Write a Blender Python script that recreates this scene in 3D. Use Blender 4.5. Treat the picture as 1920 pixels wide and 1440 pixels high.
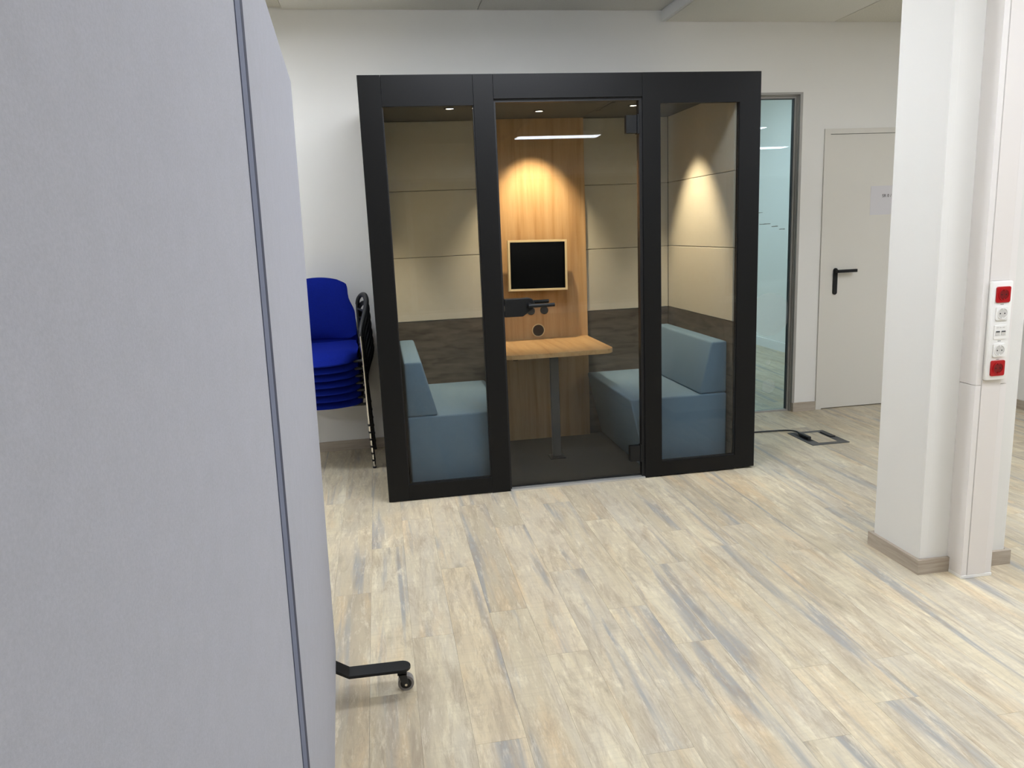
import bpy, bmesh, math, random
from mathutils import Vector, Matrix

random.seed(7)
S = bpy.context.scene
C = S.collection
for o in list(bpy.data.objects):
    bpy.data.objects.remove(o, do_unlink=True)

# ------------------------------------------------------------------ camera
cam_data = bpy.data.cameras.new('camera')
cam = bpy.data.objects.new('camera', cam_data)
C.objects.link(cam)
cam.location = (0.03793, -4.15408, 1.46009)
cam.rotation_euler = (math.radians(78.72598), math.radians(2.40541), math.radians(-9.80376))
cam_data.sensor_fit = 'HORIZONTAL'
cam_data.sensor_width = 36.0
cam_data.lens = 1449.356 * 36.0 / 1920.0
cam_data.clip_start = 0.02
S.camera = cam

# ------------------------------------------------------------------ world, exposure
w = bpy.data.worlds.new('world')
S.world = w
w.use_nodes = True
w.node_tree.nodes['Background'].inputs[0].default_value = (0.6, 0.65, 0.7, 1)
w.node_tree.nodes['Background'].inputs[1].default_value = 0.05
S.view_settings.view_transform = 'Standard'
S.view_settings.look = 'None'
S.view_settings.gamma = 1.0
S.view_settings.use_curve_mapping = False
S.view_settings.exposure = 0.08

LAMP = 28.0            # emission of the office ceiling lamps
LAMP_COL = (0.89, 0.945, 1.05)
BOOTH_SPOT = 95.0       # watts of each booth downlight
NEXT_LAMP = 22.0       # emission of the lamps in the next room


# ------------------------------------------------------------------ materials
def srgb(r, g, b):
    f = lambda c: (c / 12.92 if c <= 0.04045 else ((c + 0.055) / 1.055) ** 2.4)
    return (f(r / 255), f(g / 255), f(b / 255), 1)


def base_mat(name, col, rough=0.5, metal=0.0, spec=0.5):
    m = bpy.data.materials.new(name)
    m.use_nodes = True
    b = m.node_tree.nodes['Principled BSDF']
    b.inputs['Base Color'].default_value = col
    b.inputs['Roughness'].default_value = rough
    b.inputs['Metallic'].default_value = metal
    b.inputs['Specular IOR Level'].default_value = spec
    return m, m.node_tree, b


def N(nt, t, **kw):
    n = nt.nodes.new(t)
    for k, v in kw.items():
        setattr(n, k, v)
    return n


def noise(nt, vec, scale, detail=3, rough=0.5, dist=0.0):
    n = N(nt, 'ShaderNodeTexNoise')
    n.inputs['Scale'].default_value = scale
    n.inputs['Detail'].default_value = detail
    n.inputs['Roughness'].default_value = rough
    n.inputs['Distortion'].default_value = dist
    if vec is not None:
        nt.links.new(vec, n.inputs['Vector'])
    return n


def ramp(nt, fac, stops):
    r = N(nt, 'ShaderNodeValToRGB')
    e = r.color_ramp.elements
    while len(e) < len(stops):
        e.new(0.5)
    for i, (p, c) in enumerate(stops):
        e[i].position = p
        e[i].color = c if len(c) == 4 else (*c, 1)
    nt.links.new(fac, r.inputs[0])
    return r


def mix(nt, fac, a, b, mode='MIX'):
    m = N(nt, 'ShaderNodeMix', data_type='RGBA', blend_type=mode)
    for sock, v in ((m.inputs[0], fac), (m.inputs[6], a), (m.inputs[7], b)):
        if hasattr(v, 'is_linked') or hasattr(v, 'links'):
            nt.links.new(v, sock)
        else:
            sock.default_value = v
    return m.outputs[2]


def mapping(nt, vec, scale, loc=(0, 0, 0)):
    mp = N(nt, 'ShaderNodeMapping')
    mp.inputs['Scale'].default_value = scale
    mp.inputs['Location'].default_value = loc
    nt.links.new(vec, mp.inputs['Vector'])
    return mp.outputs[0]


def bump(nt, b, height, strength, dist=0.002):
    bp = N(nt, 'ShaderNodeBump')
    bp.inputs['Strength'].default_value = strength
    bp.inputs['Distance'].default_value = dist
    nt.links.new(height, bp.inputs['Height'])
    nt.links.new(bp.outputs[0], b.inputs['Normal'])


def mat(name, col, rough=0.5, metal=0.0, spec=0.5, var=0.0, vscale=20.0, bumps=0.0, bscale=200.0, stretch=(1, 1, 1)):
    m, nt, b = base_mat(name, col, rough, metal, spec)
    tc = N(nt, 'ShaderNodeTexCoord').outputs['Object']
    if var > 0:
        n = noise(nt, mapping(nt, tc, stretch), vscale, 4)
        lo = tuple(c * (1 - var) for c in col[:3]) + (1,)
        hi = tuple(min(1, c * (1 + var)) for c in col[:3]) + (1,)
        r = ramp(nt, n.outputs[0], [(0.3, lo), (0.7, hi)])
        nt.links.new(r.outputs[0], b.inputs['Base Color'])
    if bumps > 0:
        n2 = noise(nt, tc, bscale, 3)
        bump(nt, b, n2.outputs[0], bumps)
    return m


def emit(name, col, strength):
    m = bpy.data.materials.new(name)
    m.use_nodes = True
    nt = m.node_tree
    nt.nodes.clear()
    e = N(nt, 'ShaderNodeEmission')
    e.inputs[0].default_value = (*col, 1)
    e.inputs[1].default_value = strength
    o = N(nt, 'ShaderNodeOutputMaterial')
    nt.links.new(e.outputs[0], o.inputs[0])
    return m


def glass(name, tint, r0=0.04, frost=0.0, frost_col=(0.8, 0.85, 0.85, 1)):
    """clear pane: tinted transmission plus a Schlick mirror reflection, equal from both sides"""
    m = bpy.data.materials.new(name)
    m.use_nodes = True
    nt = m.node_tree
    nt.nodes.clear()
    tr = N(nt, 'ShaderNodeBsdfTransparent')
    tr.inputs[0].default_value = tint
    src = tr.outputs[0]
    if frost > 0:
        df = N(nt, 'ShaderNodeBsdfDiffuse')
        df.inputs[0].default_value = frost_col
        mx0 = N(nt, 'ShaderNodeMixShader')
        mx0.inputs[0].default_value = frost
        nt.links.new(src, mx0.inputs[1])
        nt.links.new(df.outputs[0], mx0.inputs[2])
        src = mx0.outputs[0]
    gl = N(nt, 'ShaderNodeBsdfGlossy')
    gl.inputs['Roughness'].default_value = 0.0
    lw = N(nt, 'ShaderNodeLayerWeight')
    lw.inputs[0].default_value = 0.5
    p = N(nt, 'ShaderNodeMath', operation='POWER')
    nt.links.new(lw.outputs['Facing'], p.inputs[0])
    p.inputs[1].default_value = 5.0
    ma = N(nt, 'ShaderNodeMath', operation='MULTIPLY_ADD')
    nt.links.new(p.outputs[0], ma.inputs[0])
    ma.inputs[1].default_value = 1 - r0
    ma.inputs[2].default_value = r0
    mx = N(nt, 'ShaderNodeMixShader')
    nt.links.new(ma.outputs[0], mx.inputs[0])
    nt.links.new(src, mx.inputs[1])
    nt.links.new(gl.outputs[0], mx.inputs[2])
    o = N(nt, 'ShaderNodeOutputMaterial')
    nt.links.new(mx.outputs[0], o.inputs[0])
    return m


def plank_mat():
    m, nt, b = base_mat('whitewashed_plank', srgb(205, 195, 170), 0.42, 0, 0.35)
    tc = N(nt, 'ShaderNodeTexCoord').outputs['Object']
    oi = N(nt, 'ShaderNodeObjectInfo')
    sc = N(nt, 'ShaderNodeVectorMath', operation='SCALE')
    sc.inputs[0].default_value = (37.0, 91.0, 17.0)
    nt.links.new(oi.outputs['Random'], sc.inputs['Scale'])
    ad = N(nt, 'ShaderNodeVectorMath', operation='ADD')
    nt.links.new(tc, ad.inputs[0])
    nt.links.new(sc.outputs[0], ad.inputs[1])
    v = ad.outputs[0]
    # broad boards of cream and greige
    n1 = noise(nt, mapping(nt, v, (9, 1.1, 1)), 1.0, 3, 0.55, 0.3)
    col = ramp(nt, n1.outputs[0], [(0.28, srgb(188, 179, 162)), (0.45, srgb(212, 203, 180)), (0.58, srgb(206, 199, 182)),
                                   (0.75, srgb(232, 223, 196))]).outputs[0]
    # per plank tone
    pr = ramp(nt, oi.outputs['Random'], [(0.0, srgb(222, 214, 202)), (0.35, srgb(255, 250, 238)), (0.65, srgb(236, 232, 226)), (1.0, srgb(255, 244, 226))])
    col = mix(nt, 0.8, col, pr.outputs[0], 'MULTIPLY')
    # warm ochre / pink stains
    n2 = noise(nt, mapping(nt, v, (11, 1.7, 1), (5, 3, 0)), 1.0, 3, 0.5, 0.4)
    f2 = ramp(nt, n2.outputs[0], [(0.55, (0, 0, 0)), (0.72, (0.65, 0.65, 0.65))])
    col = mix(nt, f2.outputs[0], col, srgb(212, 186, 146))
    # blue grey long streaks
    n3 = noise(nt, mapping(nt, v, (14, 0.8, 1), (9, 1, 0)), 1.0, 3, 0.55, 0.45)
    f3 = ramp(nt, n3.outputs[0], [(0.56, (0, 0, 0)), (0.67, (0.85, 0.85, 0.85))])
    col = mix(nt, f3.outputs[0], col, srgb(150, 150, 149))
    # brown cloudy wear
    n4 = noise(nt, mapping(nt, v, (19, 3.2, 1), (2, 7, 0)), 1.0, 8, 0.75, 0.5)
    f4 = ramp(nt, n4.outputs[0], [(0.48, (0, 0, 0)), (0.72, (0.92, 0.92, 0.92))])
    col = mix(nt, f4.outputs[0], col, srgb(156, 139, 117))
    # fine scratches
    n5 = noise(nt, mapping(nt, v, (130, 14, 1)), 1.0, 4, 0.7)
    f5 = ramp(nt, n5.outputs[0], [(0.5, (0, 0, 0)), (0.75, (0.4, 0.4, 0.4))])
    col = mix(nt, f5.outputs[0], col, srgb(165, 152, 130))
    n5b = noise(nt, mapping(nt, v, (60, 8, 1), (3, 3, 0)), 1.0, 4, 0.7)
    f5b = ramp(nt, n5b.outputs[0], [(0.55, (0, 0, 0)), (0.75, (0.5, 0.5, 0.5))])
    col = mix(nt, f5b.outputs[0], col, srgb(238, 230, 206))
    # faint saw marks across the board and cream patches
    n6 = noise(nt, mapping(nt, v, (7, 70, 1), (1, 4, 0)), 1.0, 2, 0.5)
    f6 = ramp(nt, n6.outputs[0], [(0.5, (0, 0, 0)), (0.75, (0.28, 0.28, 0.28))])
    col = mix(nt, f6.outputs[0], col, srgb(176, 164, 142))
    n7 = noise(nt, mapping(nt, v, (16, 4.0, 1), (8, 2, 0)), 1.0, 8, 0.75, 0.35)
    f7 = ramp(nt, n7.outputs[0], [(0.56, (0, 0, 0)), (0.72, (0.6, 0.6, 0.6))])
    col = mix(nt, f7.outputs[0], col, srgb(240, 231, 204))
    # knots
    vo = N(nt, 'ShaderNodeTexVoronoi')
    vo.inputs['Scale'].default_value = 1.0
    vo.inputs['Randomness'].default_value = 1.0
    nt.links.new(mapping(nt, v, (6.5, 2.4, 1)), vo.inputs['Vector'])
    fk = ramp(nt, vo.outputs['Distance'], [(0.0, (0.75, 0.75, 0.75)), (0.05, (0.55, 0.55, 0.55)), (0.16, (0, 0, 0))])
    nk = noise(nt, mapping(nt, v, (40, 18, 1)), 1.0, 3, 0.6)
    fk2 = N(nt, 'ShaderNodeMath', operation='MULTIPLY')
    nt.links.new(fk.outputs[0], fk2.inputs[0])
    nt.links.new(nk.outputs[0], fk2.inputs[1])
    col = mix(nt, fk2.outputs[0], col, srgb(112, 96, 76))
    nt.links.new(col, b.inputs['Base Color'])
    bump(nt, b, n5.outputs[0], 0.12, 0.001)
    return m


def wood_mat(name, c1, c2, c3, sc, rough=0.5):
    m, nt, b = base_mat(name, c1, rough, 0, 0.3)
    tc = N(nt, 'ShaderNodeTexCoord').outputs['Object']
    n1 = noise(nt, mapping(nt, tc, sc), 1.0, 4, 0.55, 0.5)
    col = ramp(nt, n1.outputs[0], [(0.3, c3), (0.48, c1), (0.7, c2)]).outputs[0]
    n2 = noise(nt, mapping(nt, tc, tuple(s * 6 for s in sc)), 1.0, 3, 0.6)
    f = ramp(nt, n2.outputs[0], [(0.5, (0, 0, 0)), (0.8, (0.45, 0.45, 0.45))])
    col = mix(nt, f.outputs[0], col, c3)
    nt.links.new(col, b.inputs['Base Color'])
    return m


def felt_mat(name, c, sp=0.08, bs=0.35):
    m, nt, b = base_mat(name, c, 0.95, 0, 0.1)
    tc = N(nt, 'ShaderNodeTexCoord').outputs['Object']
    n1 = noise(nt, tc, 320, 4, 0.7)
    n2 = noise(nt, tc, 30, 3, 0.6)
    lo = tuple(x * (1 - sp * 1.6) for x in c[:3]) + (1,)
    hi = tuple(min(1, x * (1 + sp * 1.6)) for x in c[:3]) + (1,)
    a = ramp(nt, n1.outputs[0], [(0.33, lo), (0.67, hi)]).outputs[0]
    tint = ramp(nt, n2.outputs[0], [(0.3, (0.96, 0.96, 0.95)), (0.7, (1, 1, 1))]).outputs[0]
    col = mix(nt, 1.0, a, tint, 'MULTIPLY')
    nt.links.new(col, b.inputs['Base Color'])
    bump(nt, b, n1.outputs[0], bs, 0.0015)
    return m


M = {}
M['plank'] = plank_mat()
M['joint'] = mat('floor_joint', srgb(120, 110, 95), 0.8)
M['wall'] = mat('wall_paint', srgb(236, 234, 228), 0.85, 0, 0.2, bumps=0.08, bscale=400)
M['pillar'] = mat('pillar_plaster', srgb(226, 224, 218), 0.8, 0, 0.2, bumps=0.12, bscale=300)
M['ceiling'] = mat('ceiling_fleece', srgb(232, 230, 222), 0.95, 0, 0.1, var=0.04, vscale=160, bumps=0.2, bscale=260)
M['ceiling_raw'] = mat('ceiling_mineral', srgb(222, 219, 208), 0.95, 0, 0.1, var=0.08, vscale=120, bumps=0.3, bscale=220)
M['alu'] = mat('aluminium_edge', srgb(205, 205, 202), 0.35, 0.6)
M['skirting'] = wood_mat('skirting_wood', srgb(176, 164, 148), srgb(190, 180, 164), srgb(158, 144, 128), (3, 3, 40), 0.5)
M['black'] = mat('booth_black', srgb(17, 17, 17), 0.45, 0, 0.22, var=0.05, vscale=60, bumps=0.03, bscale=500)
M['blackmetal'] = mat('black_metal', srgb(20, 21, 22), 0.42, 0.0, 0.3)
M['gasket'] = mat('black_gasket', srgb(12, 12, 13), 0.6)
M['beige'] = felt_mat('beige_fabric', srgb(196, 191, 176), 0.05)
M['wainscot'] = wood_mat('dark_weathered_wood', srgb(88, 82, 74), srgb(104, 97, 87), srgb(62, 57, 51), (6, 6, 30), 0.6)
M['carpet'] = felt_mat('dark_carpet', srgb(74, 72, 68), 0.12)
M['boothceil'] = mat('booth_ceiling_board', srgb(84, 84, 80), 0.8, 0, 0.2)
M['oak'] = wood_mat('oak_veneer', srgb(196, 158, 112), srgb(207, 171, 125), srgb(176, 137, 92), (22, 22, 1.2), 0.45)
M['oak_top'] = wood_mat('oak_table', srgb(204, 164, 112), srgb(216, 178, 126), srgb(182, 140, 90), (22, 1.4, 22), 0.4)
M['oak_edge'] = mat('oak_edge', srgb(196, 160, 112), 0.5)
M['bluefelt'] = felt_mat('blue_grey_felt', srgb(113, 139, 160), 0.08)
M['greysteel'] = mat('grey_steel', srgb(82, 83, 84), 0.45, 0.3)
M['screen'] = mat('screen_black', srgb(10, 11, 12), 0.12, 0, 0.5)
M['frame_cream'] = mat('light_maple_frame', srgb(226, 204, 160), 0.4)
M['chrome'] = mat('chrome', srgb(215, 212, 205), 0.18, 1.0)
M['blue'] = felt_mat('royal_blue_fabric', srgb(18, 36, 136), 0.10)
M['blackplastic'] = mat('black_plastic', srgb(30, 31, 33), 0.45)
M['partition'] = felt_mat('pale_grey_felt', srgb(172, 173, 181), 0.03, 0.12)
M['hinge_fabric'] = mat('slate_hinge_fabric', srgb(104, 110, 130), 0.9)
M['hinge_dark'] = mat('dark_hinge_line', srgb(58, 62, 78), 0.9)
M['glass'] = glass('booth_glass', (0.82, 0.83, 0.83, 1), 0.025)
M['nextglass'] = glass('cool_glass', (0.81, 0.93, 0.98, 1), 0.03)
M['nightglass'] = mat('dark_evening_pane', srgb(16, 20, 26), 0.05, 0, 0.5)
M['frost'] = glass('frosted_dot', (0.97, 0.98, 0.98, 1), 0.0, 0.10, (0.9, 0.92, 0.92, 1))
M['lettering'] = mat('grey_lettering', srgb(104, 112, 114), 0.7)
M['doorwhite'] = mat('door_white', srgb(222, 218, 208), 0.5, 0, 0.3)
M['framegrey'] = mat('window_frame_grey', srgb(166, 163, 156), 0.5, 0.2)
M['framedark'] = mat('window_seal_dark', srgb(70, 72, 72), 0.6)
M['paper'] = mat('paper', srgb(216, 213, 214), 0.8)
M['ink'] = mat('ink', srgb(30, 30, 32), 0.7)
M['pvc'] = mat('white_pvc', srgb(230, 225, 220), 0.4, 0, 0.4)
M['pvc2'] = mat('white_pvc_cover', srgb(227, 221, 215), 0.42, 0, 0.4)
M['socketwhite'] = mat('socket_white', srgb(240, 238, 233), 0.3)
M['socketshade'] = mat('socket_recess', srgb(205, 202, 196), 0.4)  # white darkened to paint recess shade; also joints and markings
M['socketred'] = mat('socket_red', srgb(176, 12, 22), 0.3)
M['socketredshade'] = mat('socket_red_shade', srgb(120, 6, 12), 0.35)  # shaded copy of the red, paints the shade in the outlet recess
M['tire'] = mat('grey_tire', srgb(128, 124, 122), 0.4)
M['whitetrim'] = mat('white_trim', srgb(232, 232, 230), 0.5)
M['tablefoot'] = mat('white_lacquer', srgb(225, 225, 222), 0.35)
M['lamp'] = emit('lamp_diffuser', LAMP_COL, LAMP)
M['nextlamp'] = emit('next_room_diffuser', (0.88, 0.96, 1.0), NEXT_LAMP)
M['bulb'] = emit('downlight_bulb', (1.0, 0.85, 0.65), 12.0)


# ------------------------------------------------------------------ geometry helpers
def box(bm, x0, x1, y0, y1, z0, z1, bev=0.0, seg=2):
    t = bmesh.new()
    r = bmesh.ops.create_cube(t, size=1.0)
    for v in t.verts:
        v.co = Vector((x0 + (v.co.x + 0.5) * (x1 - x0), y0 + (v.co.y + 0.5) * (y1 - y0), z0 + (v.co.z + 0.5) * (z1 - z0)))
    if bev > 0:
        bmesh.ops.bevel(t, geom=t.edges[:], offset=bev, segments=seg, affect='EDGES', profile=0.5)
    merge(bm, t)


def merge(bm, t, mtx=None):
    if mtx is not None:
        bmesh.ops.transform(t, matrix=mtx, verts=t.verts[:])
    me = bpy.data.meshes.new('tmp')
    t.to_mesh(me)
    t.free()
    bm.from_mesh(me)
    bpy.data.meshes.remove(me)


def prism(bm, pts, axis, a, b, bev=0.0, seg=2):
    """polygon pts (u,v) extruded along axis from a to b; axis x:(y,z) y:(x,z) z:(x,y)"""
    t = bmesh.new()
    def P(u, v, h):
        return {'x': (h, u, v), 'y': (u, h, v), 'z': (u, v, h)}[axis]
    lo = [t.verts.new(P(u, v, a)) for u, v in pts]
    hi = [t.verts.new(P(u, v, b)) for u, v in pts]
    t.faces.new(lo)
    t.faces.new(hi)
    n = len(pts)
    for i in range(n):
        t.faces.new((lo[i], lo[(i + 1) % n], hi[(i + 1) % n], hi[i]))
    bmesh.ops.recalc_face_normals(t, faces=t.faces[:])
    if bev > 0:
        bmesh.ops.bevel(t, geom=t.edges[:], offset=bev, segments=seg, affect='EDGES', profile=0.5)
    merge(bm, t)


def cyl(bm, c, r, h, axis='z', seg=24, r2=None):
    t = bmesh.new()
    bmesh.ops.create_cone(t, cap_ends=True, segments=seg, radius1=r, radius2=r if r2 is None else r2, depth=h)
    rot = {'z': Matrix.Identity(4), 'x': Matrix.Rotation(math.pi / 2, 4, 'Y'), 'y': Matrix.Rotation(-math.pi / 2, 4, 'X')}[axis]
    merge(bm, t, Matrix.Translation(c) @ rot)


def ring(bm, c, r_in, r_out, h, axis='y', seg=32):
    t = bmesh.new()
    vs = []
    for k in range(seg):
        a = 2 * math.pi * k / seg
        vs.append([t.verts.new((r * math.cos(a), r * math.sin(a), z)) for r, z in ((r_in, -h / 2), (r_out, -h / 2), (r_out, h / 2), (r_in, h / 2))])
    for k in range(seg):
        p, q = vs[k], vs[(k + 1) % seg]
        for j in range(4):
            t.faces.new((p[j], p[(j + 1) % 4], q[(j + 1) % 4], q[j]))
    bmesh.ops.recalc_face_normals(t, faces=t.faces[:])
    rot = {'z': Matrix.Identity(4), 'x': Matrix.Rotation(math.pi / 2, 4, 'Y'), 'y': Matrix.Rotation(-math.pi / 2, 4, 'X')}[axis]
    merge(bm, t, Matrix.Translation(c) @ rot)


def smooth_path(pts, n=8):
    pts = [Vector(p) for p in pts]
    out = []
    for i in range(len(pts) - 1):
        p0 = pts[max(i - 1, 0)]; p1 = pts[i]; p2 = pts[i + 1]; p3 = pts[min(i + 2, len(pts) - 1)]
        for k in range(n):
            t = k / n
            out.append(0.5 * ((2 * p1) + (-p0 + p2) * t + (2 * p0 - 5 * p1 + 4 * p2 - p3) * t * t + (-p0 + 3 * p1 - 3 * p2 + p3) * t ** 3))
    out.append(pts[-1])
    return out


def tube(bm, pts, r, seg=10, radii=None, flat=1.0):
    pts = [Vector(p) for p in pts]
    t = bmesh.new()
    rings = []
    up = None
    for i, p in enumerate(pts):
        d = (pts[min(i + 1, len(pts) - 1)] - pts[max(i - 1, 0)]).normalized()
        if up is None:
            up = d.orthogonal().normalized()
        up = (up - d * up.dot(d)).normalized()
        s = d.cross(up)
        rr = r if radii is None else radii[i]
        rings.append([t.verts.new(p + up * (rr * math.cos(2 * math.pi * k / seg)) + s * (rr * flat * math.sin(2 * math.pi * k / seg))) for k in range(seg)])
    for a, b in zip(rings, rings[1:]):
        for k in range(seg):
            t.faces.new((a[k], a[(k + 1) % seg], b[(k + 1) % seg], b[k]))
    t.faces.new(rings[0])
    t.faces.new(rings[-1])
    bmesh.ops.recalc_face_normals(t, faces=t.faces[:])
    merge(bm, t)


def link(name, bm, m, parent=None, smooth=False):
    bmesh.ops.recalc_face_normals(bm, faces=bm.faces[:])
    me = bpy.data.meshes.new(name)
    bm.to_mesh(me)
    bm.free()
    me.materials.append(m)
    if smooth:
        for p in me.polygons:
            p.use_smooth = True
        try:
            me.set_sharp_from_angle(angle=math.radians(40))
        except Exception:
            pass
    o = bpy.data.objects.new(name, me)
    C.objects.link(o)
    if parent:
        o.parent = parent
    return o


def part(name, m, parent, *boxes, bev=0.0, smooth=False, label=None):
    bm = bmesh.new()
    for b in boxes:
        box(bm, *b, bev=bev)
    o = link(name, bm, m, parent, smooth)
    if label:
        o['label'] = label
    return o


def struct(name, m, *boxes, bev=0.0):
    o = part(name, m, None, *boxes, bev=bev)
    o['kind'] = 'structure'
    return o


def thing(name, label, cat, group=None):
    o = bpy.data.objects.new(name, None)
    C.objects.link(o)
    o['label'] = label
    o['category'] = cat
    if group:
        o['group'] = group
    return o


def tag(o, label, cat, group=None):
    o['label'] = label
    o['category'] = cat
    if group:
        o['group'] = group
    return o


# ------------------------------------------------------------------ the setting
WY = 1.2          # face of the back wall
CZ = 2.87         # ceiling
XL, XR, YF = -5.0, 9.0, -9.0

wall_back = struct('wall_back', M['wall'],
                   (XL, 2.25, WY, WY + 0.14, 0, CZ + .1), (2.25, 3.104, WY, WY + 0.14, 2.333, CZ + .1),
                   (3.104, 3.279, WY, WY + 0.14, 0, CZ + .1), (3.279, 4.215, WY, WY + 0.14, 2.078, CZ + .1),
                   (4.215, 4.65, WY, WY + 0.14, 0, CZ + .1))
struct('wall_left', M['wall'], (XL - .1, XL, YF, WY + .14, 0, CZ + .1))
struct('wall_front', M['wall'], (XL - .1, XR + .1, YF - .1, YF, 0, .12), (XL - .1, XR + .1, YF - .1, YF, 2.34, CZ + .1))
for i in range(10):
    wx = XL + i * 1.4
    wf = struct('window_%d' % (i + 2), M['framegrey'], (wx, wx + .05, YF - .1, YF, .12, 2.34), (wx + 1.35, wx + 1.4, YF - .1, YF, .12, 2.34),
                (wx + .05, wx + 1.35, YF - .1, YF, .12, .17), (wx + .05, wx + 1.35, YF - .1, YF, 2.29, 2.34))
    part('pane', M['nightglass'], wf, (wx + .05, wx + 1.35, YF - .06, YF - .04, .17, 2.29))
struct('wall_right', M['wall'], (4.65, 4.79, -0.5, WY + .14, 0, CZ + .1), (4.79, XR, -0.5, -0.38, 0, CZ + .1))
struct('wall_far_right', M['wall'], (XR, XR + .1, YF, -0.38, 0, CZ + .1))
# room beyond the glass
nx = struct('wall_next_room', M['wall'], (4.42, 4.52, WY + .14, 7.0, 0, CZ + .1), (0.2, 4.52, 7.0, 7.1, 0, CZ + .1), (0.1, 0.2, WY + .14, 7.1, 0, CZ + .1))
struct('ceiling_next_room', M['ceiling'], (0.1, 4.52, WY + .14, 7.1, CZ, CZ + .1))
struct('baseboard_next_room', M['whitetrim'], (4.4, 4.42, WY + .2, 7.0, 0, 0.10))

# ceiling: board joints run to the wall, the bay on the right hangs a step lower
ceil = struct('ceiling', M['ceiling_raw'], (XL - .1, XR + .1, YF - .1, WY, CZ + .02, CZ + .12))
xs = [-5.4, -4.16, -2.92, -1.68, -0.44, 0.795, 2.05]
for i in range(len(xs) - 1):
    for y0, y1 in ((-8.8, -6.3), (-6.3, -3.8), (-3.8, -1.3), (-1.3, 1.2)):
        low = 0.0 if i >= 4 else 0.012
        part('ceiling_board', M['ceiling'] if i >= 4 else M['ceiling_raw'], ceil,
             (max(xs[i], XL) + .003, xs[i + 1] - .003, y0 + .003, y1 - .003, CZ + low - .0, CZ + .022), bev=0.002)
xs2 = [2.075, 3.325, 4.57, 5.82, 7.06, 8.3, 9.0]
for i in range(len(xs2) - 1):
    for y0, y1 in ((-8.8, -6.3), (-6.3, -3.8), (-3.8, -1.3), (-1.3, 1.2)):
        if i > 2 and y1 > 1: y1 = -0.5
        part('ceiling_board', M['ceiling'] if i == 0 else M['ceiling_raw'], ceil,
             (xs2[i] + .003, xs2[i + 1] - .003, y0 + .003, y1 - .003, CZ - .07, CZ - .045), bev=0.002)
part('ceiling_step', M['whitetrim'], ceil, (2.05, 2.074, YF, WY, CZ - .07, CZ + .02))

# back wall skirting
struct('baseboard_back', M['skirting'], (XL, 2.2, WY - .014, WY, 0, .068), (3.104, 3.277, WY - .014, WY, 0, .068), (3.090, 3.104, WY - .014, WY + .06, 0, .068), (4.215, 4.65, WY - .014, WY, 0, .068))
struct('baseboard_right', M['skirting'], (4.636, 4.65, -0.5, WY - .014, 0, .068))

# glazed strip in the back wall
win = struct('window_1', M['framegrey'],
             (3.066, 3.104, WY + .040, WY + .080, 0.0, 2.333), (2.25, 2.29, WY + .040, WY + .080, 0.0, 2.333),
             (2.29, 3.066, WY + .040, WY + .080, 2.30, 2.333), (2.29, 3.066, WY + .040, WY + .080, 0.0, 0.012),
             (3.078, 3.104, WY + .020, WY + .040, 0.0, 2.333), (2.25, 3.078, WY + .020, WY + .040, 2.312, 2.333),
             (3.084, 3.104, WY - .004, WY + .02, 0.068, 2.333), (2.25, 3.084, WY - .004, WY + .02, 2.318, 2.333))
part('seal', M['framedark'], win, (3.061, 3.066, WY + .046, WY + .075, .012, 2.30), (2.29, 3.061, WY + .046, WY + .075, 2.295, 2.30))
part('pane', M['nextglass'], win, (2.292, 3.061, WY + .055, WY + .065, .012, 2.295))
for x, z, r in ((2.895, 0.755, 0.163), (2.892, 0.387, 0.021), (2.90, 0.203, 0.054)):
    bm = bmesh.new()
    cyl(bm, (x + .02, WY + .053, z), r, 0.002, 'y', 40)
    link('frosted_dot', bm, M['frost'], win)
# vinyl lettering on the glass: rows too small to read, built as fine strokes
for (x0, x1, z, h) in ((2.818, 2.905, 1.424, .006), (2.915, 2.964, 1.404, .006), (2.974, 3.020, 1.382, .006), (2.812, 2.84, 1.507, .004)):
    bm = bmesh.new()
    x = x0
    while x < x1:
        wd = random.uniform(.004, .009)
        box(bm, x, min(x + wd, x1), WY + .052, WY + .054, z - h * random.uniform(.3, .6), z + h * random.uniform(.3, .7))
        x += wd + .002
    link('lettering', bm, M['lettering'], win)

# the white door
door = struct('door_1', M['doorwhite'],
              (3.279, 3.324, WY - .012, WY + .13, 0, 2.078), (4.170, 4.215, WY - .012, WY + .13, 0, 2.078), (3.324, 4.170, WY - .012, WY + .13, 2.042, 2.078))
leaf = part('door_leaf', M['doorwhite'], door, (3.327, 4.167, WY - .002, WY + .045, .006, 2.039), bev=0.001)
part('door_gap', M['framedark'], door, (3.324, 3.3275, WY + .004, WY + .05, 0.0, 2.042), (3.324, 4.170, WY + .02, WY + .05, 0.0, .006), (3.324, 4.17, WY + .004, WY + .05, 2.0385, 2.042))
bm = bmesh.new()
hx, hz = 3.405, 1.062
pts = []
for k in range(9):
    a = math.pi * k / 8
    pts.append((hx + .017 * math.cos(a), hz + .017 * math.sin(a)))
for k in range(9):
    a = math.pi + math.pi * k / 8
    pts.append((hx + .017 * math.cos(a), hz - .165 + .017 * math.sin(a)))
prism(bm, pts, 'y', WY - .012, WY - .002, 0.001)
link('handle_plate', bm, M['blackmetal'], leaf)
bm = bmesh.new()
cyl(bm, (hx, WY - .03, hz - .005), .011, .05, 'y')
box(bm, hx - .012, hx + .145, WY - .064, WY - .046, hz - .017, hz + .006, .003)
link('handle_lever', bm, M['blackmetal'], leaf, True)

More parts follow.
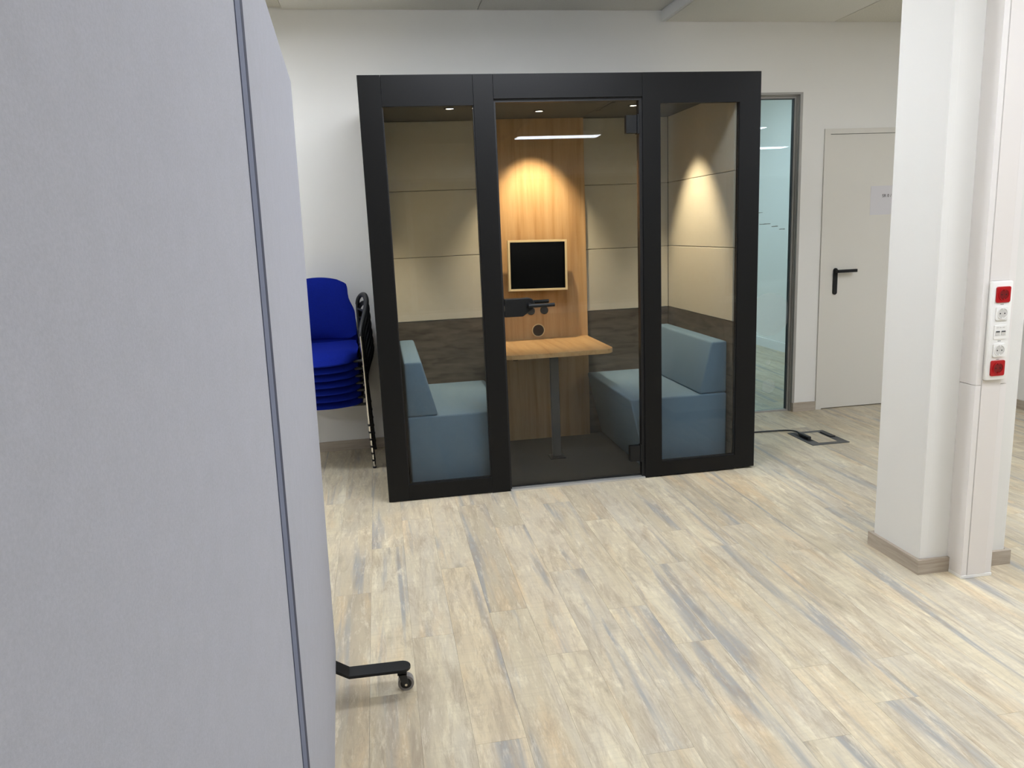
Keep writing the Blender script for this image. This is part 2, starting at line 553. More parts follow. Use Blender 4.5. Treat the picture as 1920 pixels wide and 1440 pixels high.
# paper note on the door
sign = thing('paper_sign', 'white paper note with small dark lettering taped to the white door', 'sign')
part('sheet', M['paper'], sign, (3.668, 3.965, WY - .0035, WY - .0022, 1.456, 1.666))
fc = bpy.data.curves.new('lettering', 'FONT')
fc.body = 'SR 0 /'
fc.size = 0.031
fc.extrude = 0.0004
fo = bpy.data.objects.new('tmp_text', fc)
C.objects.link(fo)
bpy.context.view_layer.update()
dg = bpy.context.evaluated_depsgraph_get()
tm = bpy.data.meshes.new_from_object(fo.evaluated_get(dg))
bpy.data.objects.remove(fo, do_unlink=True)
to = bpy.data.objects.new('lettering', tm)
tm.materials.clear(); tm.materials.append(M['ink'])
to.matrix_world = Matrix.Translation((3.762, WY - .0042, 1.583)) @ Matrix.Rotation(math.pi / 2, 4, 'X')
C.objects.link(to)
to.parent = sign

# ---- floor: real planks
floor = struct('floor', M['joint'], (XL - .1, XR + .1, YF - .1, 7.1, -0.06, -0.0045))
PW, PL = 0.152, 1.22
ROW0 = 0.06
JOINT = {-2: -1.09, -1: -.63, 0: -1.51, 1: -.94, 2: -1.385, 3: -1.74, 4: -1.09, 5: -1.475, 6: -.557, 8: -2.015, 14: -1.94}


def plank_mesh(x0, x1, y0, y1):
    bm = bmesh.new()
    g = 0.0003
    box(bm, x0 + g, x1 - g, y0 + g, y1 - g, -0.004, 0.0)
    me = bpy.data.meshes.new('plank')
    bm.to_mesh(me); bm.free()
    me.materials.append(M['plank'])
    return me


PM = plank_mesh(-PW / 2, PW / 2, -PL / 2, PL / 2)
Rm = cam.rotation_euler.to_matrix()
FPX = 1449.356


def seen(x, y):
    q = Rm.transposed() @ (Vector((x, y, 0)) - cam.location)
    if q.z > -0.05: return False
    u = 960 + FPX * q.x / -q.z; v = 720 - FPX * q.y / -q.z
    return 560 < u < 1980 and v < 1500


rest = bmesh.new()
npl = 0
for k in range(-34, 60):
    j = JOINT.get(k, random.uniform(-1.22, 0))
    x0 = ROW0 + k * PW
    xc = x0 + PW / 2
    n0 = int((YF - j) // PL)
    for n in range(n0, 7):
        y0 = j + n * PL
        y1 = y0 + PL
        if y1 < YF or y0 > 6.8: continue
        if y0 > WY and not (2.2 < xc < 4.4): continue
        vis = any(seen(x0 + a * PW, y0 + b * PL / 4) for a in (0, 1) for b in range(5))
        if vis and y0 < WY and xc > 4.65: vis = False
        if vis and y0 > WY and not (2.5 < xc < 4.45 and y0 < 4.6): vis = False
        if vis and y1 < WY and y0 > 0.05 and 0.05 < x0 and xc < 2.05: vis = False      # under the booth
        if vis:
            o = bpy.data.objects.new('plank', PM)
            o.location = (xc, (y0 + y1) / 2, 0)
            C.objects.link(o)
            o.parent = floor
            npl += 1
        else:
            box(rest, x0 + .0003, x0 + PW - .0003, y0 + .0003, y1 - .0003, -.004, 0)
ro = link('plank_field', rest, M['plank'], floor)
ro['kind'] = 'stuff'
print('planks', npl)

# ---- pillar
PX0, PX1, PY0, PY1 = 2.14, 2.54, -1.495, -1.19
pil = struct('wall_pillar', M['pillar'], (PX0, PX1, PY0, PY1, 0, CZ + .02))
bv = pil.modifiers.new('bevel', 'BEVEL'); bv.width = 0.012; bv.segments = 3
part('corner_bead', M['pillar'], pil, (PX0 - .0015, PX0 + .03, PY0 - .0015, PY0 + .02, .066, CZ - .08), bev=0.0014)
struct('baseboard_pillar', M['skirting'], (PX0 - .015, PX1 + .015, PY0 - .015, PY0, 0, .062), (PX0 - .015, PX0, PY0, PY1 + .015, 0, .062), (PX1, PX1 + .015, PY0, PY1 + .015, 0, .062), (PX0, PX1, PY1, PY1 + .015, 0, .062))

# ------------------------------------------------------------------ office lamps
def ceiling_lamp(x, y, label, zb=2.77, lx=1.2, ly=0.3, m='lamp', top=CZ, drop=.045):
    t = thing('ceiling_lamp', label, 'ceiling lamp', 'flat rectangular office ceiling lamps')
    part('housing', M['whitetrim'], t, (x - lx / 2 - .02, x + lx / 2 + .02, y - ly / 2 - .02, y + ly / 2 + .02, zb + .002, top - (.07 if x > 2.05 and m == 'lamp' else 0)), bev=.003)
    part('diffuser', M[m], t, (x - lx / 2, x + lx / 2, y - ly / 2, y + ly / 2, zb - drop, zb + .002), bev=min(.006, drop / 4))


ceiling_lamp(1.60, -2.80, 'added unseen ceiling lamp lighting the open floor and the pillar front', drop=.02)  # added out of view to light the floor and pillar front
ceiling_lamp(0.80, -0.75, 'flat white ceiling lamp close above the booth door', drop=.03)
ceiling_lamp(-1.30, 0.0, 'flat white ceiling lamp above the stacked chairs', drop=.004)
ceiling_lamp(-3.54, -1.85, 'flat white ceiling lamp far beyond the grey partition')
ceiling_lamp(3.90, -1.40, 'added unseen ceiling lamp beyond the pillar, brightening the back wall and door', 2.735, drop=.004)  # added out of view to brighten the right back wall and door
ceiling_lamp(3.60, -3.45, 'added unseen ceiling lamp lighting the right side of the room')  # added out of view for the pillar front and right side
ceiling_lamp(2.70, -7.05, 'flat white ceiling lamp mirrored in the booth door glass', 2.735, drop=.004)
ceiling_lamp(6.95, -7.05, 'flat white ceiling lamp mirrored as a long line in the tall glass strip', 2.735, drop=.004)
ceiling_lamp(5.0, -4.15, 'flat white ceiling lamp mirrored as a short dash in the tall glass strip', 2.735, drop=.004)
ceiling_lamp(-2.3, -5.5, 'added unseen ceiling lamp behind the partition, evening out the room light')  # extra unseen lamp, added to even out the light
ceiling_lamp(2.9, 3.6, 'ceiling lamp of the room beyond the tall glass strip', 2.8, m='nextlamp')
ceiling_lamp(1.6, 5.6, 'second ceiling lamp deep in the room beyond the glass', 2.8, m='nextlamp')

# ------------------------------------------------------------------ meeting booth
BW, BH, BD = 2.168, 2.25, 1.12
IX0, IX1, IY, IZ = 0.120, 2.035, 1.05, 2.167     # inner faces
booth = thing('meeting_booth', 'black framed glass front meeting booth with beige padded walls', 'booth')
FT = 0.034   # front frame depth
part('corner_post', M['black'], booth, (0, .1145, 0, FT, 0.004, BH), bev=.0012)
part('header_panel', M['black'], booth, (.1155, .5815, 0, FT, 2.097, BH), bev=.0012)
part('bottom_rail', M['black'], booth, (.1145, .5825, 0, FT, 0.004, .092), bev=.0012)
part('mullion', M['black'], booth, (.5825, .6865, 0, FT, 0.0, BH), bev=.0012)
part('door_header', M['black'], booth, (.6875, 1.4895, 0, FT, 2.128, BH), bev=.0012)
part('side_frame', M['black'], booth, (1.4905, 1.591, 0, FT, 0.004, BH), (2.046, BW, 0, FT, 0.012, BH), (1.591, 2.046, 0, FT, 2.093, BH), (1.591, 2.046, 0, FT, 0.006, .090))
part('glazing_bead', M['gasket'], booth, (.1145, .120, .008, .030, .092, 2.097), (.577, .5825, .008, .030, .092, 2.097), (.120, .577, .008, .030, .092, .097))
part('glazing_bead', M['gasket'], booth, (1.591, 1.594, .008, .030, .090, 2.093), (2.042, 2.046, .008, .030, .090, 2.093), (1.594, 2.042, .008, .030, .090, .096))
part('window_pane', M['glass'], booth, (.1205, .5765, .010, .018, .0975, 2.0965))
part('window_pane', M['glass'], booth, (1.5945, 2.0415, .010, .018, .0965, 2.0925))
part('door_jamb', M['gasket'], booth, (.6865, .697, .012, FT + .02, .0, 2.128), (1.474, 1.4905, .012, FT + .02, .0, 2.128), (.697, 1.474, .012, FT + .02, 2.112, 2.128), (.697, 1.474, .04, FT + .03, .0, .02))
part('threshold', M['alu'], booth, (.69, 1.488, -.004, .04, .0, .010), bev=.001)
dleaf = part('door_leaf', M['glass'], booth, (.699, 1.468, .024, .032, .022, 2.110))
for z0, z1 in ((1.943, 2.036), (.103, .196)):
    h = part('hinge', M['blackmetal'], dleaf, (1.403, 1.462, .012, .046, z0, z1), (1.464, 1.478, .008, .046, z0 - .004, z1 + .004), bev=.0015)
# lock with lever handles on both faces
bm = bmesh.new()
prism(bm, [(.698, .992), (.80, .992), (.855, 1.03), (.868, 1.06), (.855, 1.085), (.838, 1.092), (.698, 1.092)], 'y', .004, .054, .004)
lock = link('lock_case', bm, M['blackmetal'], dleaf)
bm = bmesh.new()
cyl(bm, (.835, -.02, 1.055), .011, .06, 'y', 20)
tube(bm, [(.822, -.048, 1.053), (.965, -.048, 1.053)], .0105, 14)
link('lever', bm, M['blackmetal'], dleaf, True)
bm = bmesh.new()
cyl(bm, (.835, .075, 1.055), .011, .06, 'y', 20)
tube(bm, [(.822, .102, 1.060), (.965, .102, 1.060)], .0105, 14)
link('lever', bm, M['blackmetal'], dleaf, True)
part('strike', M['chrome'], dleaf, (.6965, .6985, .006, .014, 1.025, 1.055))
# shell
part('side_panel', M['black'], booth, (0.004, .10, FT, BD, 0.004, BH - .004), bev=.001)
part('side_panel', M['black'], booth, (2.068, BW - .004, FT, BD, 0.012, BH - .004), bev=.001)
part('rear_panel', M['black'], booth, (.10, 2.068, 1.08, BD, 0.004, BH - .004))
part('roof', M['black'], booth, (.10, 2.068, FT, 1.08, 2.20, BH - .004))
part('ceiling_panel', M['boothceil'], booth, (.10, 2.068, FT, 1.08, IZ, 2.20))
part('floor_carpet', M['carpet'], booth, (.10, 2.068, .04, 1.08, .001, .008))
# padded fabric panels and dark wainscot
rows = [(.885, 1.3055), (1.3075, 1.7325), (1.7345, IZ - .002)]
for z0, z1 in rows:
    part('padded_panel', M['beige'], booth, (IX0, .726, IY, 1.08, z0, z1), bev=.004)
    part('padded_panel', M['beige'], booth, (1.442, IX1, IY, 1.08, z0, z1), bev=.004)
    part('padded_panel', M['beige'], booth, (.10, IX0, FT + .004, IY - .001, z0, z1), bev=.004)
    part('padded_panel', M['beige'], booth, (IX1, 2.068, FT + .004, IY - .001, z0, z1), bev=.004)
part('wainscot', M['wainscot'], booth, (IX0, 2.035, IY + .004, 1.08, .008, .884), label='dark weathered wood lower wall')
part('wainscot', M['wainscot'], booth, (.10, IX0 - .002, FT + .002, IY + .004, .008, .884))
part('wainscot', M['wainscot'], booth, (IX1 + .002, 2.068, FT + .002, IY + .004, .008, .884))
# oak media panel with sockets
oak = part('oak_panel', M['oak'], booth, (.728, 1.440, 1.03, 1.06, .008, IZ), bev=.001, label='vertical oak veneer panel')
for x in (1.040, 1.133):
    bm = bmesh.new()
    cyl(bm, (x, 1.0225, .912), .027, .015, 'y', 28)
    ring(bm, (x, 1.0135, .912), .019, .024, .004)
    link('round_socket', bm, M['blackplastic'], oak, True)
bm = bmesh.new()
ring(bm, (1.088, 1.0265, .776), .039, .045, .007)
link('grommet_ring', bm, M['frame_cream'], oak, True)
bm = bmesh.new()
cyl(bm, (1.088, 1.029, .776), .039, .004, 'y', 28)
link('grommet_hole', bm, mat('brown_hole', srgb(48, 36, 28), .8), oak)
# ceiling vent slot and downlights
bm = bmesh.new()
box(bm, 1.452, 1.472, .42, .68, IZ - .002, IZ + .002)
box(bm, 1.452, 1.472, .72, .76, IZ - .002, IZ + .002)
link('air_slot', bm, M['gasket'], booth)
for xj in (.735, 1.43):
    part('ceiling_joint', M['gasket'], booth, (xj, xj + .003, FT, IY, IZ - .001, IZ + .001))
for x, y, rot in ((.512, .546, (0, 22, 0)), (1.075, .70, (20, 0, 0)), (1.625, .545, (0, -22, 0))):
    bm = bmesh.new()
    ring(bm, (x, y, IZ - .002), .024, .033, .006, 'z')
    dl = link('downlight', bm, M['gasket'], booth, True)
    bm = bmesh.new()
    cyl(bm, (x, y, IZ - .001), .024, .003, 'z', 24)
    link('bulb', bm, M['bulb'], dl)
    ld = bpy.data.lights.new('downlight_beam', 'SPOT')
    ld.energy = BOOTH_SPOT * (0.92 if rot[0] else 1.0)
    ld.color = (1.0, 0.80, 0.53)
    ld.spot_size = math.radians(72 if rot[0] else 66)
    ld.spot_blend = 0.75
    ld.shadow_soft_size = 0.018
    lo = bpy.data.objects.new('downlight_beam', ld)
    lo.location = (x, y, IZ - .012)
    lo.rotation_euler = tuple(math.radians(a) for a in rot)
    C.objects.link(lo)
    lo.parent = booth

# benches
def bench(side, label):
    t = thing('bench', label, 'bench', 'felt benches in the booth')
    f = (lambda x: x) if side < 0 else (lambda x: 2.168 - x)
    e = .035 if side < 0 else 0
    bm = bmesh.new()
    prism(bm, [(f(.136), .010), (f(.64 - e), .010), (f(.738 - e), .455), (f(.136), .455)], 'y', .088, 1.046, .012, 3)
    link('seat', bm, M['bluefelt'], t, True)
    bm = bmesh.new()
    prism(bm, [(f(.136), .456), (f(.308), .456), (f(.232), .765), (f(.136), .765)], 'y', .092, 1.044, .012, 3)
    link('backrest', bm, M['bluefelt'], t, True)
    return t


bench(-1, 'blue-grey felt bench behind the narrow window beside the stacked chairs')
bench(1, 'blue-grey felt bench in the booth corner nearest the pillar')

# table in the booth
tb = thing('booth_table', 'small oak table with rounded corners against the oak panel', 'table')
bm = bmesh.new()
x0, x1, yf, yb, r = .735, 1.434, .362, 1.029, .085
pts = [(x0, yb), (x0, yf + r)]
for k in range(1, 9):
    a = math.pi + (math.pi / 2) * k / 8
    pts.append((x0 + r + r * math.cos(a), yf + r + r * math.sin(a)))
for k in range(0, 9):
    a = 1.5 * math.pi + (math.pi / 2) * k / 8
    pts.append((x1 - r + r * math.cos(a), yf + r + r * math.sin(a)))
pts.append((x1, yb))
prism(bm, pts, 'z', .692, .72, .002)
link('tabletop', bm, M['oak_top'], tb)
part('support_bar', M['blackmetal'], tb, (.80, 1.37, .53, .57, .672, .692), (.80, .83, .40, .70, .682, .692), (1.34, 1.37, .40, .70, .682, .692))
part('leg', M['greysteel'], tb, (1.057, 1.111, .535, .565, .018, .672), bev=.004)
part('foot_plate', M['blackmetal'], tb, (1.034, 1.134, .50, .60, .008, .018), bev=.003)

# monitor on the oak panel
mo = thing('monitor', 'black screen in a pale wooden frame mounted on the oak panel', 'monitor')
mo.location = (1.078, .93, 1.222)
mo.rotation_euler = (math.radians(-3), math.radians(1.3), 0)
hw, hh, fr = .199, .166, .014
part('frame', M['frame_cream'], mo, (-hw, -hw + fr, -.018, .02, -hh, hh), (hw - fr, hw, -.018, .02, -hh, hh), (-hw + fr, hw - fr, -.018, .02, -hh, -hh + fr), (-hw + fr, hw - fr, -.018, .02, hh - fr, hh), bev=.0012)
part('screen', M['screen'], mo, (-hw + fr, hw - fr, -.012, .016, -hh + fr, hh - fr))
part('wall_mount', M['blackmetal'], mo, (-.06, .06, .016, .096, -.06, .06))

# cable and floor box
bm = bmesh.new()
tube(bm, smooth_path([(2.166, .74, .03), (2.25, .735, .006), (2.40, .72, .006), (2.547, .715, .006), (2.70, .70, .007), (2.765, .665, .012), (2.787, .60, .018), (2.786, .55, .014)], 8), .0055, 8)
cb = thing('power_cable', 'black power cable running from the booth to the floor box', 'cable')
link('cord', bm, M['blackplastic'], cb, True)
bm = bmesh.new()
box(bm, 2.772, 2.798, .43, .55, .005, .026, .006)
tube(bm, [(2.786, .57, .016), (2.786, .54, .016)], .008, 8)
link('plug', bm, M['blackplastic'], cb, True)
fb = thing('floor_box', 'grey metal floor outlet frame set in the planks near the door', 'floor outlet')
part('frame', M['greysteel'], fb, (2.737, 2.805, .31, .632, 0, .004), (2.938, 3.0, .31, .632, 0, .004), (2.805, 2.938, .31, .35, 0, .004), (2.805, 2.938, .592, .632, 0, .004), bev=.0008)
lid = part('lid', M['plank'], fb, (2.806, 2.937, .351, .591, 0, .0035))
part('cable_flap', M['blackplastic'], fb, (2.945, 2.985, .45, .575, .004, .012), bev=.002)
part('cable_flap', M['blackplastic'], fb, (2.757, 2.80, .40, .58, .003, .0048))

# white table foot in the room beyond the glass
tf = thing('pedestal_table', 'round white table foot beyond the tall glass strip', 'table')
bm = bmesh.new()
cyl(bm, (2.70, 1.80, .0125), .25, .025, 'z', 48)
link('foot', bm, M['tablefoot'], tf, True)
bm = bmesh.new()
cyl(bm, (2.70, 1.80, .37), .035, .69, 'z', 24)
link('column', bm, M['tablefoot'], tf, True)
bm = bmesh.new()
cyl(bm, (2.62, 1.80, .727), .30, .025, 'z', 48)
link('tabletop', bm, M['tablefoot'], tf, True)

# ------------------------------------------------------------------ installation duct with sockets on the pillar
du = thing('cable_duct', 'white vertical cable duct running up the front of the pillar', 'cable duct')
DX0, DX1, DY = 2.266, 2.402, -1.58
part('duct_body', M['pvc'], du, (DX0, DX1, DY, PY0 - .0155, .012, .064), (DX0, DX1, DY, PY0 - .0005, .064, .7965), (DX0, DX1, DY, PY0 - .0005, .7985, CZ), bev=.0008)
part('cover', M['pvc2'], du, (2.291, 2.373, DY - .003, DY, .012, .818), (2.291, 2.373, DY - .003, DY, 1.197, CZ), bev=.0012)
part('cover_joint', M['socketshade'], du, (2.3735, 2.3745, DY - .0008, DY, .012, CZ), (2.2895, 2.2905, DY - .0008, DY, .012, CZ))
part('end_cap', M['socketwhite'], du, (DX0 - .001, DX1 + .001, DY - .004, PY0 - .0155, .0, .012), bev=.001)

so = thing('socket_strip', 'white socket strip with two red outlets on the pillar duct', 'socket strip')
part('carrier', M['socketwhite'], so, (2.290, 2.377, DY - .022, DY, .819, 1.196), bev=.006, smooth=True)
SY = DY - .022
sx = 2.3335


def rr(cx, cz, h, r, n=5):
    out = []
    for (sx_, sz_, a0) in ((1, 1, 0), (-1, 1, 90), (-1, -1, 180), (1, -1, 270)):
        for k in range(n + 1):
            a = math.radians(a0 + 90 * k / n)
            out.append((cx + sx_ * (h - r) + r * math.cos(a), cz + sz_ * (h - r) + r * math.sin(a)))
    return out


for z, kind in ((1.146, 'red'), (1.075, 'white'), (.935, 'white'), (.866, 'red')):
    mface, mrec = (M['socketred'], M['socketredshade']) if kind == 'red' else (M['socketwhite'], M['socketshade'])
    bm = bmesh.new()
    h = .030 if kind == 'red' else .026
    prism(bm, rr(sx, z, h, .007), 'y', SY - .005, SY + .002, .001)
    ol = link('outlet', bm, mface, so)
    ol['label'] = 'red outlet' if kind == 'red' else 'white outlet'
    bm = bmesh.new()
    cyl(bm, (sx, SY - .0052, z), .020, .001, 'y', 28)
    link('outlet_recess', bm, mrec, ol)  # flat disc, its darker colour stands for shade in the recess
    bm = bmesh.new()
    ring(bm, (sx, SY - .0062, z), .0195, .022, .0022)
    box(bm, sx - .002, sx + .002, SY - .0085, SY - .005, z + .014, z + .020)
    box(bm, sx - .002, sx + .002, SY - .0085, SY - .005, z - .020, z - .014)
    link('outlet_rim', bm, mface, ol, True)
    bm = bmesh.new()
    cyl(bm, (sx - .0095, SY - .0062, z), .0024, .001, 'y', 12)
    cyl(bm, (sx + .0095, SY - .0062, z), .0024, .001, 'y', 12)
    link('pin_hole', bm, M['ink'], ol)
bm = bmesh.new()
prism(bm, rr(sx, 1.004, .0265, .003), 'y', SY - .003, SY + .002, .0008)
dp = link('data_outlet', bm, M['socketwhite'], so)
part('port', M['socketshade'], dp, (sx - .021, sx - .003, SY - .0045, SY - .003, .992, 1.008), (sx + .003, sx + .021, SY - .0045, SY - .003, .992, 1.008))
part('port_slot', M['framedark'], dp, (sx - .020, sx - .004, SY - .0052, SY - .0044, 1.004, 1.009), (sx + .004, sx + .020, SY - .0052, SY - .0044, 1.004, 1.009))
part('marking', M['socketshade'], dp, (sx - .018, sx - .008, SY - .0036, SY - .003, 1.020, 1.024), (sx - .005, sx + .003, SY - .0036, SY - .003, 1.020, 1.024), (sx + .007, sx + .017, SY - .0036, SY - .003, 1.020, 1.024))
for z in (1.109, .970, .8995):
    part('marking', M['framedark'], so, (sx - .006, sx - .003, SY - .0004, SY + .001, z - .0015, z + .0015), (sx - .001, sx + .001, SY - .0004, SY + .001, z - .002, z + .002), (sx + .003, sx + .006, SY - .0004, SY + .001, z - .0015, z + .0015))

# ------------------------------------------------------------------ mobile felt partition
pa = thing('mobile_partition', 'tall pale grey felt folding partition on castors in the foreground', 'partition')


def leafprism(name, p, q, th, z0, z1, m):
    p = Vector(p); q = Vector(q)
    d = (q - p).normalized()
    n = Vector((-d.y, d.x)) if Vector((-d.y, d.x)).x < 0 else Vector((d.y, -d.x))
    bm = bmesh.new()
    prism(bm, [tuple(p), tuple(q), tuple(q + n * th), tuple(p + n * th)], 'z', z0, z1, .010, 4)
    return link(name, bm, m, pa, True)


ZB, ZT = .10, 1.909
far = (-.197, -1.735)
seam = (-.1400, -3.005)
seam2 = (-.1370, -3.065)
near = (-.220, -4.30)
pa.rotation_euler = (0, math.radians(0.8), 0)
leafprism('panel_leaf', far, seam, .045, ZB, ZT, M['partition'])
leafprism('panel_leaf', seam2, near, .045, ZB, ZT, M['partition'])
bm = bmesh.new()
prism(bm, [(-.1410, -2.985), (-.1370, -3.085), (-.160, -3.085), (-.160, -2.985)], 'z', ZB + .01, ZT - .01)
link('hinge_strip', bm, M['hinge_fabric'], pa)
bm = bmesh.new()
prism(bm, [(-.1399, -3.000), (-.1391, -3.026), (-.150, -3.026), (-.150, -3.000)], 'z', ZB + .01, ZT - .01)
link('hinge_line', bm, M['hinge_dark'], pa)
# foot
fy = -1.830
bm = bmesh.new()
prof = [(-.43 + .0, .088), (-.27, .088), (-.235, .112), (-.19, .112), (-.153, .088), (.046 - .03, .088)]
th = .010
n = 10
t = bmesh.new()
outline = [(-.153, fy - .03), (.014, fy - .03)]
for k in range(1, 12):
    a = -math.pi / 2 + math.pi * k / 12
    outline.append((.014 + .030 * math.cos(a), fy + .030 * math.sin(a)))
outline += [(.014, fy + .03), (-.153, fy + .03)]
prism(bm, outline, 'z', .078, .088, .0015)
prism(bm, [(-.152, .078), (-.152, .088), (-.205, .122), (-.235, .122), (-.235, .112), (-.208, .112)], 'y', fy - .03, fy + .03, .001)
outline2 = [(-.276 - (x + .153) - .01, y) for x, y in outline]
prism(bm, outline2, 'z', .078, .088, .0015)
prism(bm, [(-.287, .078), (-.287, .088), (-.234, .122), (-.204, .122), (-.204, .112), (-.231, .112)], 'y', fy - .03, fy + .03, .001)
link('foot_bar', bm, M['blackmetal'], pa)
part('foot_post', M['blackmetal'], pa, (-.235, -.205, fy - .02, fy + .02, .112, .16))
for cx in (.022, -.462):
    fork = bmesh.new()
    cyl(fork, (cx - .008, fy + .006, .070), .012, .018, 'z', 18)
    prism(fork, [(cx - .022, .066), (cx + .006, .066), (cx + .014, .022), (cx - .006, .022)], 'y', fy - .014, fy - .008, .001)
    prism(fork, [(cx - .022, .066), (cx + .006, .066), (cx + .014, .022), (cx - .006, .022)], 'y', fy + .020, fy + .026, .001)
    box(fork, cx - .022, cx + .008, fy - .014, fy + .026, .060, .067)
    fk = link('castor_fork', fork, M['blackplastic'], pa)
    bm = bmesh.new()
    ring(bm, (cx + .004, fy + .006, .026), .018, .026, .026)
    link('tire', bm, M['tire'], fk, True)
    bm = bmesh.new()
    cyl(bm, (cx + .004, fy + .006, .026), .018, .027, 'y', 24)
    link('hub', bm, M['gasket'], fk, True)
    bm = bmesh.new()
    cyl(bm, (cx + .004, fy + .006, .026), .0045, .046, 'y', 14)
    link('axle', bm, M['chrome'], fk, True)

# ------------------------------------------------------------------ stacked chairs
def seat_mesh():
    bm = bmesh.new()
    nx_, ny_ = 14, 14
    W2, Y0, Y1 = .238, -.235, .215
    grid = []
    for surf in (0, 1):
        g = []
        for j in range(ny_ + 1):
            row = []
            for i in range(nx_ + 1):
                u = -1 + 2 * i / nx_
                v = j / ny_
                hwid = W2 * (0.93 + 0.07 * math.sin(math.pi * min(1, v * 1.1 + .1)))
                x = u * hwid
                y = Y0 + (Y1 - Y0) * v - .045 * (1 - u * u) * (1 - v)
                # rounded plan corners
                cu = max(0, abs(u) - .72) / .28
                if v < .2: y += .06 * cu ** 2 * (1 - v / .2)
                z = .467 - .030 * v + .010 * u * u
                if v < .22: z -= .045 * ((.22 - v) / .22) ** 2
                edge = max(abs(u), abs(2 * v - 1))
                tk = .018 * max(0, 1 - edge ** 6) + .004
                z += tk if surf == 0 else -tk * 0.9
                row.append(bm.verts.new((x, y, z)))
            g.append(row)
        grid.append(g)
    for s, g in enumerate(grid):
        for j in range(ny_):
            for i in range(nx_):
                f = (g[j][i], g[j][i + 1], g[j + 1][i + 1], g[j + 1][i])
                bm.faces.new(f if s == 0 else f[::-1])
    a, b = grid
    per = [(0, i) for i in range(nx_ + 1)] + [(j, nx_) for j in range(1, ny_ + 1)] + [(ny_, i) for i in range(nx_ - 1, -1, -1)] + [(j, 0) for j in range(ny_ - 1, 0, -1)]
    for k in range(len(per)):
        p, q = per[k], per[(k + 1) % len(per)]
        bm.faces.new((a[p[0]][p[1]], b[p[0]][p[1]], b[q[0]][q[1]], a[q[0]][q[1]]))
    return bm


def back_mesh():
    bm = bmesh.new()
    nx_, nz_ = 16, 18
    # half width against height: wide at the seat, waist at two thirds, rounded top
    def half(v):
        base = .228 if v < .40 else .228 - .036 * (0.5 - 0.5 * math.cos(math.pi * min(1, (v - .40) / .32)))
        if v > .80:
            t = (v - .80) / .20
            base -= .062 * (1 - math.sqrt(max(0, 1 - t * t)))
        if v < .10:
            t = (.10 - v) / .10
            base -= .04 * (1 - math.sqrt(max(0, 1 - t * t)))
        return base
    grid = []
    for surf in (0, 1):
        g = []
        for j in range(nz_ + 1):
            v = j / nz_
            v = 1 - (1 - v) ** 1.5 if False else v
            hw_ = half(v)
            row = []
            for i in range(nx_ + 1):
                u = -1 + 2 * i / nx_
                x = u * hw_
                z = .475 + .39 * v - (.012 * u * u if v > .9 else 0)
                y = .205 + .045 * v + .02 * math.sin(math.pi * v) * 0 - .035 * u * u + .025 * (v - .35) ** 2
                edge = max(abs(u), abs(2 * v - 1))
                tk = .016 * max(0, 1 - edge ** 6) + .004
                y += -tk if surf == 0 else tk * .8
                row.append(bm.verts.new((x, y, z)))
            g.append(row)
        grid.append(g)
    for s, g in enumerate(grid):
        for j in range(nz_):
            for i in range(nx_):
                f = (g[j][i], g[j][i + 1], g[j + 1][i + 1], g[j + 1][i])
                bm.faces.new(f if s == 0 else f[::-1])
    a, b = grid
    per = [(0, i) for i in range(nx_ + 1)] + [(j, nx_) for j in range(1, nz_ + 1)] + [(nz_, i) for i in range(nx_ - 1, -1, -1)] + [(j, 0) for j in range(nz_ - 1, 0, -1)]
    for k in range(len(per)):
        p, q = per[k], per[(k + 1) % len(per)]
        bm.faces.new((a[p[0]][p[1]], b[p[0]][p[1]], b[q[0]][q[1]], a[q[0]][q[1]]))
    return bm


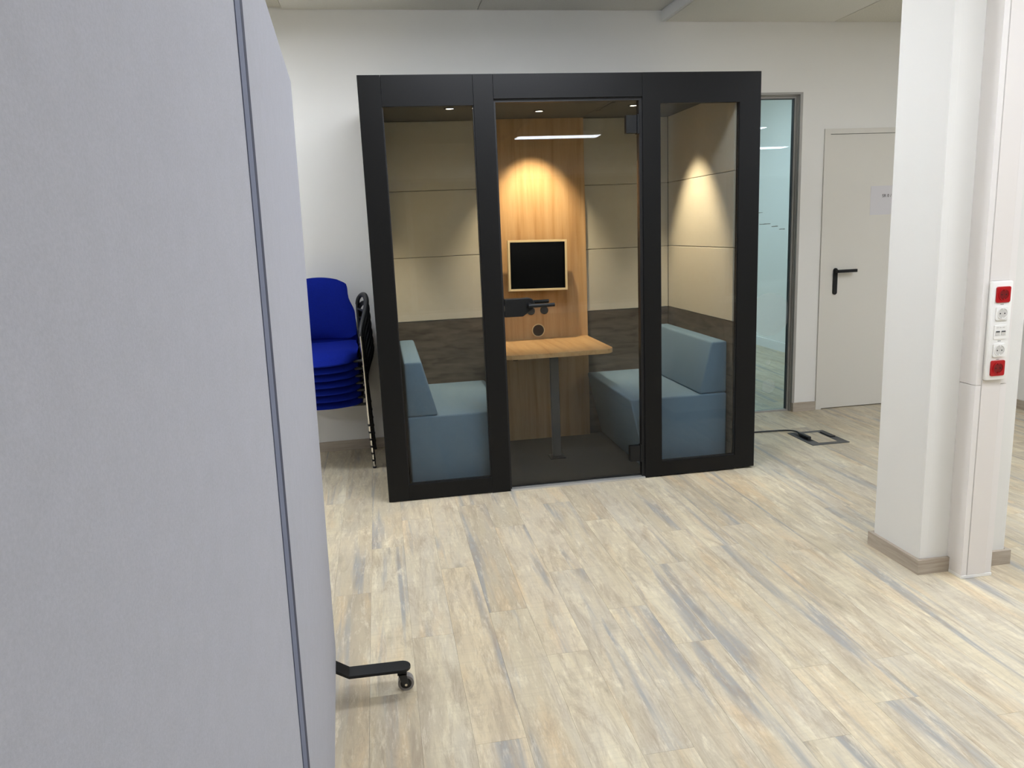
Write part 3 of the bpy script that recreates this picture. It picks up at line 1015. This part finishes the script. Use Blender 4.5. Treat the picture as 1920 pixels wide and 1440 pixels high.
def make_chair():
    t = thing('stacking_chair', 'x', 'chair', 'stacked blue chairs')
    link('seat', seat_mesh(), M['blue'], t, True)
    link('backrest', back_mesh(), M['blue'], t, True)
    for s in (-1, 1):
        bm = bmesh.new()
        tube(bm, [(s * .272, -.215, .012), (s * .268, -.190, .30), (s * .262, -.160, .585)], .0095, 12)
        link('leg', bm, M['chrome'], t, True)
        bm = bmesh.new()
        tube(bm, smooth_path([(s * .275, .235, .012), (s * .262, .190, .30), (s * .252, .175, .46), (s * .246, .195, .60), (s * .246, .205, .70)], 6), .0095, 12)
        link('leg', bm, M['blackplastic'], t, True)
        bm = bmesh.new()
        path = smooth_path([(s * .262, -.162, .565), (s * .264, -.145, .60), (s * .279, -.09, .645), (s * .298, -.01, .69), (s * .308, .07, .73), (s * .300, .14, .755), (s * .278, .185, .752), (s * .256, .200, .725), (s * .247, .203, .69)], 6)
        tube(bm, path, .013, 12, flat=1.35)
        tube(bm, [(s * .246, .205, .66), (s * .302, .0, .68)], .007, 8)
        link('armrest', bm, M['blackplastic'], t, True)
        for y, x in ((-.215, .272), (.235, .275)):
            bm = bmesh.new()
            cyl(bm, (s * x, y, .006), .012, .012, 'z', 14)
            link('foot_cap', bm, M['blackplastic'], t, True)
    bm = bmesh.new()
    tube(bm, [(-.265, -.175, .415), (.265, -.175, .415)], .009, 10)
    tube(bm, [(-.254, .18, .40), (.254, .18, .40)], .009, 10)
    for s in (-1, 1):
        tube(bm, [(s * .22, -.18, .415), (s * .22, .19, .40)], .009, 10)
    link('seat_frame', bm, M['blackplastic'], t, True)
    return t


proto = make_chair()
order = ['blue chair at the bottom of the stack, its feet on the floor', 'blue chair second from the bottom of the stack', 'blue chair third from the bottom of the stack',
         'blue chair in the very middle of the stack of seven', 'blue chair third from the top of the stack', 'blue chair second from the top, right under the topmost chair', 'blue chair on top of the stack, its whole seat and backrest showing']
for i in range(7):
    if i == 0:
        t = proto
    else:
        t = proto.copy(); C.objects.link(t)
        for ch in proto.children:
            c = ch.copy(); C.objects.link(c); c.parent = t
    t['label'] = order[i]
    t.location = (-.352 - .0017 * i, .915 - .010 * i, .0535 * i)
    t.rotation_euler = (math.radians(1.2 * i), 0, 0)
